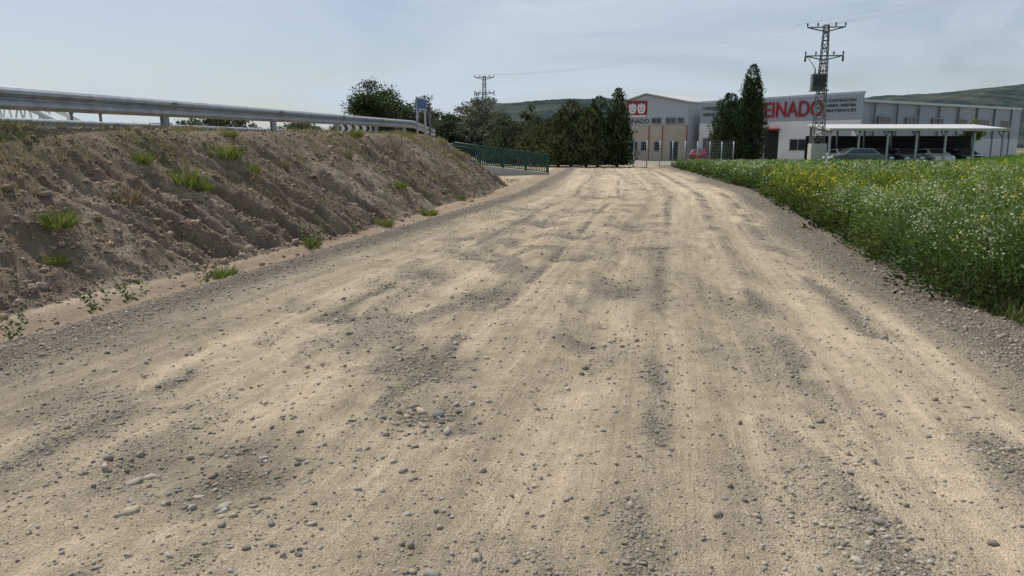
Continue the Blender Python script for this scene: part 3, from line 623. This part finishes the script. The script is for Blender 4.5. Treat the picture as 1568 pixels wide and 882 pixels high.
# ---------------------------------------------------------------- carport
e=empty('carport')
x0,x1,yf,yb=26.6,41.6,62.5,67.5
V=[(x0,yf,2.95),(x1,yf,2.95),(x1,yb,3.45),(x0,yb,3.45),(x0,yf,3.13),(x1,yf,3.13),(x1,yb,3.63),(x0,yb,3.63)]
pym('roof',V,[(3,2,1,0),(4,5,6,7),(0,1,5,4),(1,2,6,5),(2,3,7,6),(3,0,4,7)],M['roof'],e)
box('fascia',((x0+x1)/2,yf-.04,3.04),(x1-x0+.1,.05,.22),M['conc'],e)
for x in np.linspace(x0+.2,x1-.2,7):
    box('post',(x,yf+.4,1.48),(.14,.14,3.0),M['galv'],e);box('post_back',(x,yb-.4,1.7),(.12,.12,3.4),M['galv_d'],e);beams('rafter',[((x,yf+.1,2.88),(x,yb-.1,3.38))],.07,M['galv_d'],e)
    beams('knee_brace',[((x,yf+.4,2.3),(x,yf+1.2,2.95))],.04,M['galv_d'],e)
box('shade_backing',((x0+x1)/2,yb+.1,1.3),(x1-x0,.12,2.6),M['dark'],e)  # dark sheet behind the cars, painted shade under the carport roof
def car(name,x,y,rz,paint):
    e=empty(name,(x,y,max(0,gz(x,y))),rz)
    side=[(-2.1,.35),(-2.12,.75),(-1.95,.92),(-1.75,.98),(-1.25,1.42),(.35,1.46),(1.05,1.0),(1.85,.88),(2.1,.68),(2.12,.35)]
    V=[];n_=len(side)
    for sy in(-1,1):
        for (a,h) in side: V.append((a,sy*(.86 if h<1.05 else .66),h))
    F=[tuple(range(n_)),tuple(range(2*n_-1,n_-1,-1))]+[(i,n_+i,n_+(i+1)%n_,(i+1)%n_) for i in range(n_)]
    ob=pym('body',V,F,paint,e,smooth=False);bm_=ob.modifiers.new('b','BEVEL');bm_.width=.05;bm_.segments=2
    for sy in(-1,1):
        pym('side_glass',[(-1.5,sy*.85,1.03),(.85,sy*.85,1.03),(.3,sy*.705,1.38),(-1.18,sy*.705,1.36)],[(0,1,2,3)],M['glass'],e)
        for wx in(-1.3,1.3):
            tubes('wheel',[(((wx,sy*.68,.32),(wx,sy*.90,.32)),(.32,.32))],M['rubber'],e,sides=16);tubes('hub',[(((wx,sy*.88,.32),(wx,sy*.91,.32)),(.19,.17))],M['galv'],e,sides=10)
        box('headlight',(2.06,sy*.62,.72),(.12,.34,.14),M['white'],e);box('tail_light',(-2.09,sy*.68,.8),(.08,.22,.2),M['red'],e);box('mirror',(.75,sy*.97,1.02),(.12,.16,.12),paint,e)
    pym('windscreen',[(.99,-.62,1.06),(.99,.62,1.06),(.42,.58,1.44),(.42,-.58,1.44)],[(0,1,2,3)],M['glass'],e)
    pym('rear_glass',[(-1.72,-.62,1.04),(-1.72,.62,1.04),(-1.3,.58,1.41),(-1.3,-.58,1.41)],[(3,2,1,0)],M['glass'],e)
car('parked_car',26.9,58.5,math.radians(175),M['cargrey'])
car('parked_car',21.6,85,math.radians(65),M['carred'])
for i,(x,p_) in enumerate(((28.9,'carwhite'),(31.6,'cardark'),(34.2,'cargrey'),(36.8,'carwhite'),(39.4,'cardark'))): car('parked_car',x,65,math.radians(-92),M[p_])
# ---------------------------------------------------------------- pylons
def pylon(name,x,y,h,transf=True):
    z0=gz(x,y);e=empty(name,(x,y,z0));e.rotation_euler=(0,0,math.radians(-8))
    segs=[];n=16;zs=np.linspace(1.8,h,n+1);w=lambda z_:.48-.30*(z_/h)
    for i in range(n):
        za,zb_=zs[i],zs[i+1];wa_,wb_=w(za),w(zb_);ca=[(-wa_,-wa_),(wa_,-wa_),(wa_,wa_),(-wa_,wa_)];cb=[(-wb_,-wb_),(wb_,-wb_),(wb_,wb_),(-wb_,wb_)]
        for k in range(4):
            k2=(k+1)%4;segs.append(((*ca[k],za),(*cb[k],zb_)));segs.append(((*ca[k],za),(*cb[k2],zb_)) if i%2 else ((*ca[k2],za),(*cb[k],zb_)));segs.append(((*cb[k],zb_),(*cb[k2],zb_)))
    beams('lattice',segs,.036,M['lattice'],e)
    prism('plinth',[(-.6,-.6),(.6,-.6),(.6,.6),(-.6,.6)],-.3,1.9,M['conc'],e)
    tips=[]
    for za,hw in((h-.15,1.45),(h-2.35,1.45)):
        beams('crossarm',[((-hw,0,za),(hw,0,za)),((-hw,0,za),(0,0,za-.35)),((hw,0,za),(0,0,za-.35))],.06,M['lattice'],e)
        for xx_ in(-hw,-hw*.45,hw*.5,hw):
            tubes('insulator',[(((xx_,0,za),(xx_,0,za+.1),(xx_,0,za+.13),(xx_,0,za+.2),(xx_,0,za+.24),(xx_,0,za+.36)),(.03,.03,.09,.03,.09,.03))],M['porc'],e,sides=8)
            if za>h-1: tips.append((xx_,0,za+.36))
        if za<h-1:
            for xx_ in(-hw,hw): tubes('fuse_switch',[(((xx_,0,za-.45),(xx_,0,za)),(.08,.07))],M['black'],e)
    if transf:
        box('transformer_tank',(-.45,-.55,h-4.4),(1.05,.75,1.2),M['galv_d'],e,bev=.05)
        for k in range(6): box('cooling_fin',(-.90+k*.18,-.97,h-4.4),(.05,.10,.95),M['black'],e)
        for k in range(3): tubes('bushing',[(((-.75+k*.3,-.55,h-3.8),(-.75+k*.3,-.55,h-3.35)),(.06,.04))],M['porc'],e,sides=8)
        box('transformer_bracket',(-.35,-.45,h-5.1),(1.3,.9,.1),M['lattice'],e)
        tubes('cable',[(((-.75,-.5,h-3.4),(-1.0,-.3,h-2.9),(-1.4,0,h-2.35)),(.025,.025,.025)),(((-.45,-.5,h-3.4),(-.1,-.6,h-2.9),(0,0,h-2.5)),(.025,.025,.025))],M['black'],e)
    co,si=math.cos(math.radians(-8)),math.sin(math.radians(-8))
    return [Vector((x+a*co,y+a*si,z0+c_)) for a,b__,c_ in tips]
t1=pylon('electricity_pylon',25.2,61.5,11.2)
t2=pylon('electricity_pylon',-4.1,112,11.9,False)
t3=pylon('electricity_pylon',38,8,12.5,False)
lst=[]
for A_,B_,sag in((t1,t2,1.0),(t1,t3,1.1)):
    for j in(0,2,3):
        p,q_=A_[j],B_[j]
        pts=[tuple(p.lerp(q_,f)-Vector((0,0,sag*4*f*(1-f)))) for f in np.linspace(0,1,25)];lst.append((pts,[.011]*25))
tubes('power_lines',lst,M['galv'],None,sides=4)
e=empty('antenna_mast');tubes('mast',[(((31,98,5),(31,98,10.8)),(.06,.04))],M['galv_d'],e)
beams('antenna',[((30.1,98,10.3),(31.9,98,10.3)),((30.4,98,9.7),(31.6,98,9.7))],.04,M['galv_d'],e)
# ---------------------------------------------------------------- yard fence
e=empty('wire_fence');segs=[];P0=np.array([9.9,60.5]);P1=np.array([19.2,64.5]);
for f in np.linspace(0,1,9):
    p=P0+(P1-P0)*f;zg=gz(*p);tubes('post',[(((p[0],p[1],zg-.2),(p[0],p[1],zg+2.1)),(.045,.045))],M['galv'],e)
for hgt in np.linspace(.1,2.05,9): segs.append(((P0[0],P0[1],hgt),(P1[0],P1[1],hgt+.1)))
for f in np.linspace(0,1,60): 
    p=P0+(P1-P0)*f;segs.append(((p[0],p[1],.05),(p[0],p[1],2.05)))
beams('mesh_wires',segs,.007,M['galv'],e)
# ---------------------------------------------------------------- light
AZ=math.radians(-42);EL=math.radians(54)
w=bpy.data.worlds.new('World');sc.world=w;w.use_nodes=True;N=w.node_tree.nodes;L=w.node_tree.links
bg=N['Background'];sky=N.new('ShaderNodeTexSky');sky.sky_type='NISHITA';sky.sun_disc=False;sky.sun_elevation=EL;sky.sun_rotation=AZ%(2*math.pi);sky.air_density=1.0;sky.dust_density=1.4;sky.ozone_density=1.5
tc=N.new('ShaderNodeTexCoord');mp=N.new('ShaderNodeMapping');mp.inputs['Scale'].default_value=(1,1.1,4.5);mp.inputs['Rotation'].default_value=(.12,.2,.4);L.new(tc.outputs['Generated'],mp.inputs[0])
no=N.new('ShaderNodeTexNoise');no.inputs['Scale'].default_value=1.9;no.inputs['Detail'].default_value=8;no.inputs['Roughness'].default_value=.58;no.inputs['Distortion'].default_value=.7;L.new(mp.outputs[0],no.inputs['Vector'])
cr=N.new('ShaderNodeMapRange');cr.inputs[1].default_value=.40;cr.inputs[2].default_value=.64;cr.inputs[3].default_value=.22;cr.inputs[4].default_value=1.0;L.new(no.outputs['Fac'],cr.inputs[0])
mx=N.new('ShaderNodeMix');mx.data_type='RGBA';L.new(cr.outputs[0],mx.inputs[0]);L.new(sky.outputs[0],mx.inputs[6]);mx.inputs[7].default_value=(6.2,7.2,8.2,1)
L.new(mx.outputs[2],bg.inputs[0]);bg.inputs[1].default_value=.09
sl=bpy.data.lights.new('sun','SUN');sl.energy=3.7;sl.angle=math.radians(.6);sl.color=(1,.95,.88);so=bpy.data.objects.new('sun',sl);COL.objects.link(so)
dv=Vector((math.sin(AZ)*math.cos(EL),math.cos(AZ)*math.cos(EL),math.sin(EL)));so.rotation_euler=dv.to_track_quat('Z','Y').to_euler();so.location=dv*50
# ---------------------------------------------------------------- camera
cd=bpy.data.cameras.new('camera');cam=bpy.data.objects.new('camera',cd);COL.objects.link(cam);cam.location=(0,0,1.6);cam.rotation_euler=(math.radians(90-10.9),0,0)
cd.lens=25.71;cd.sensor_width=36;cd.clip_end=8000;cd.clip_start=.05;sc.camera=cam
print('done')
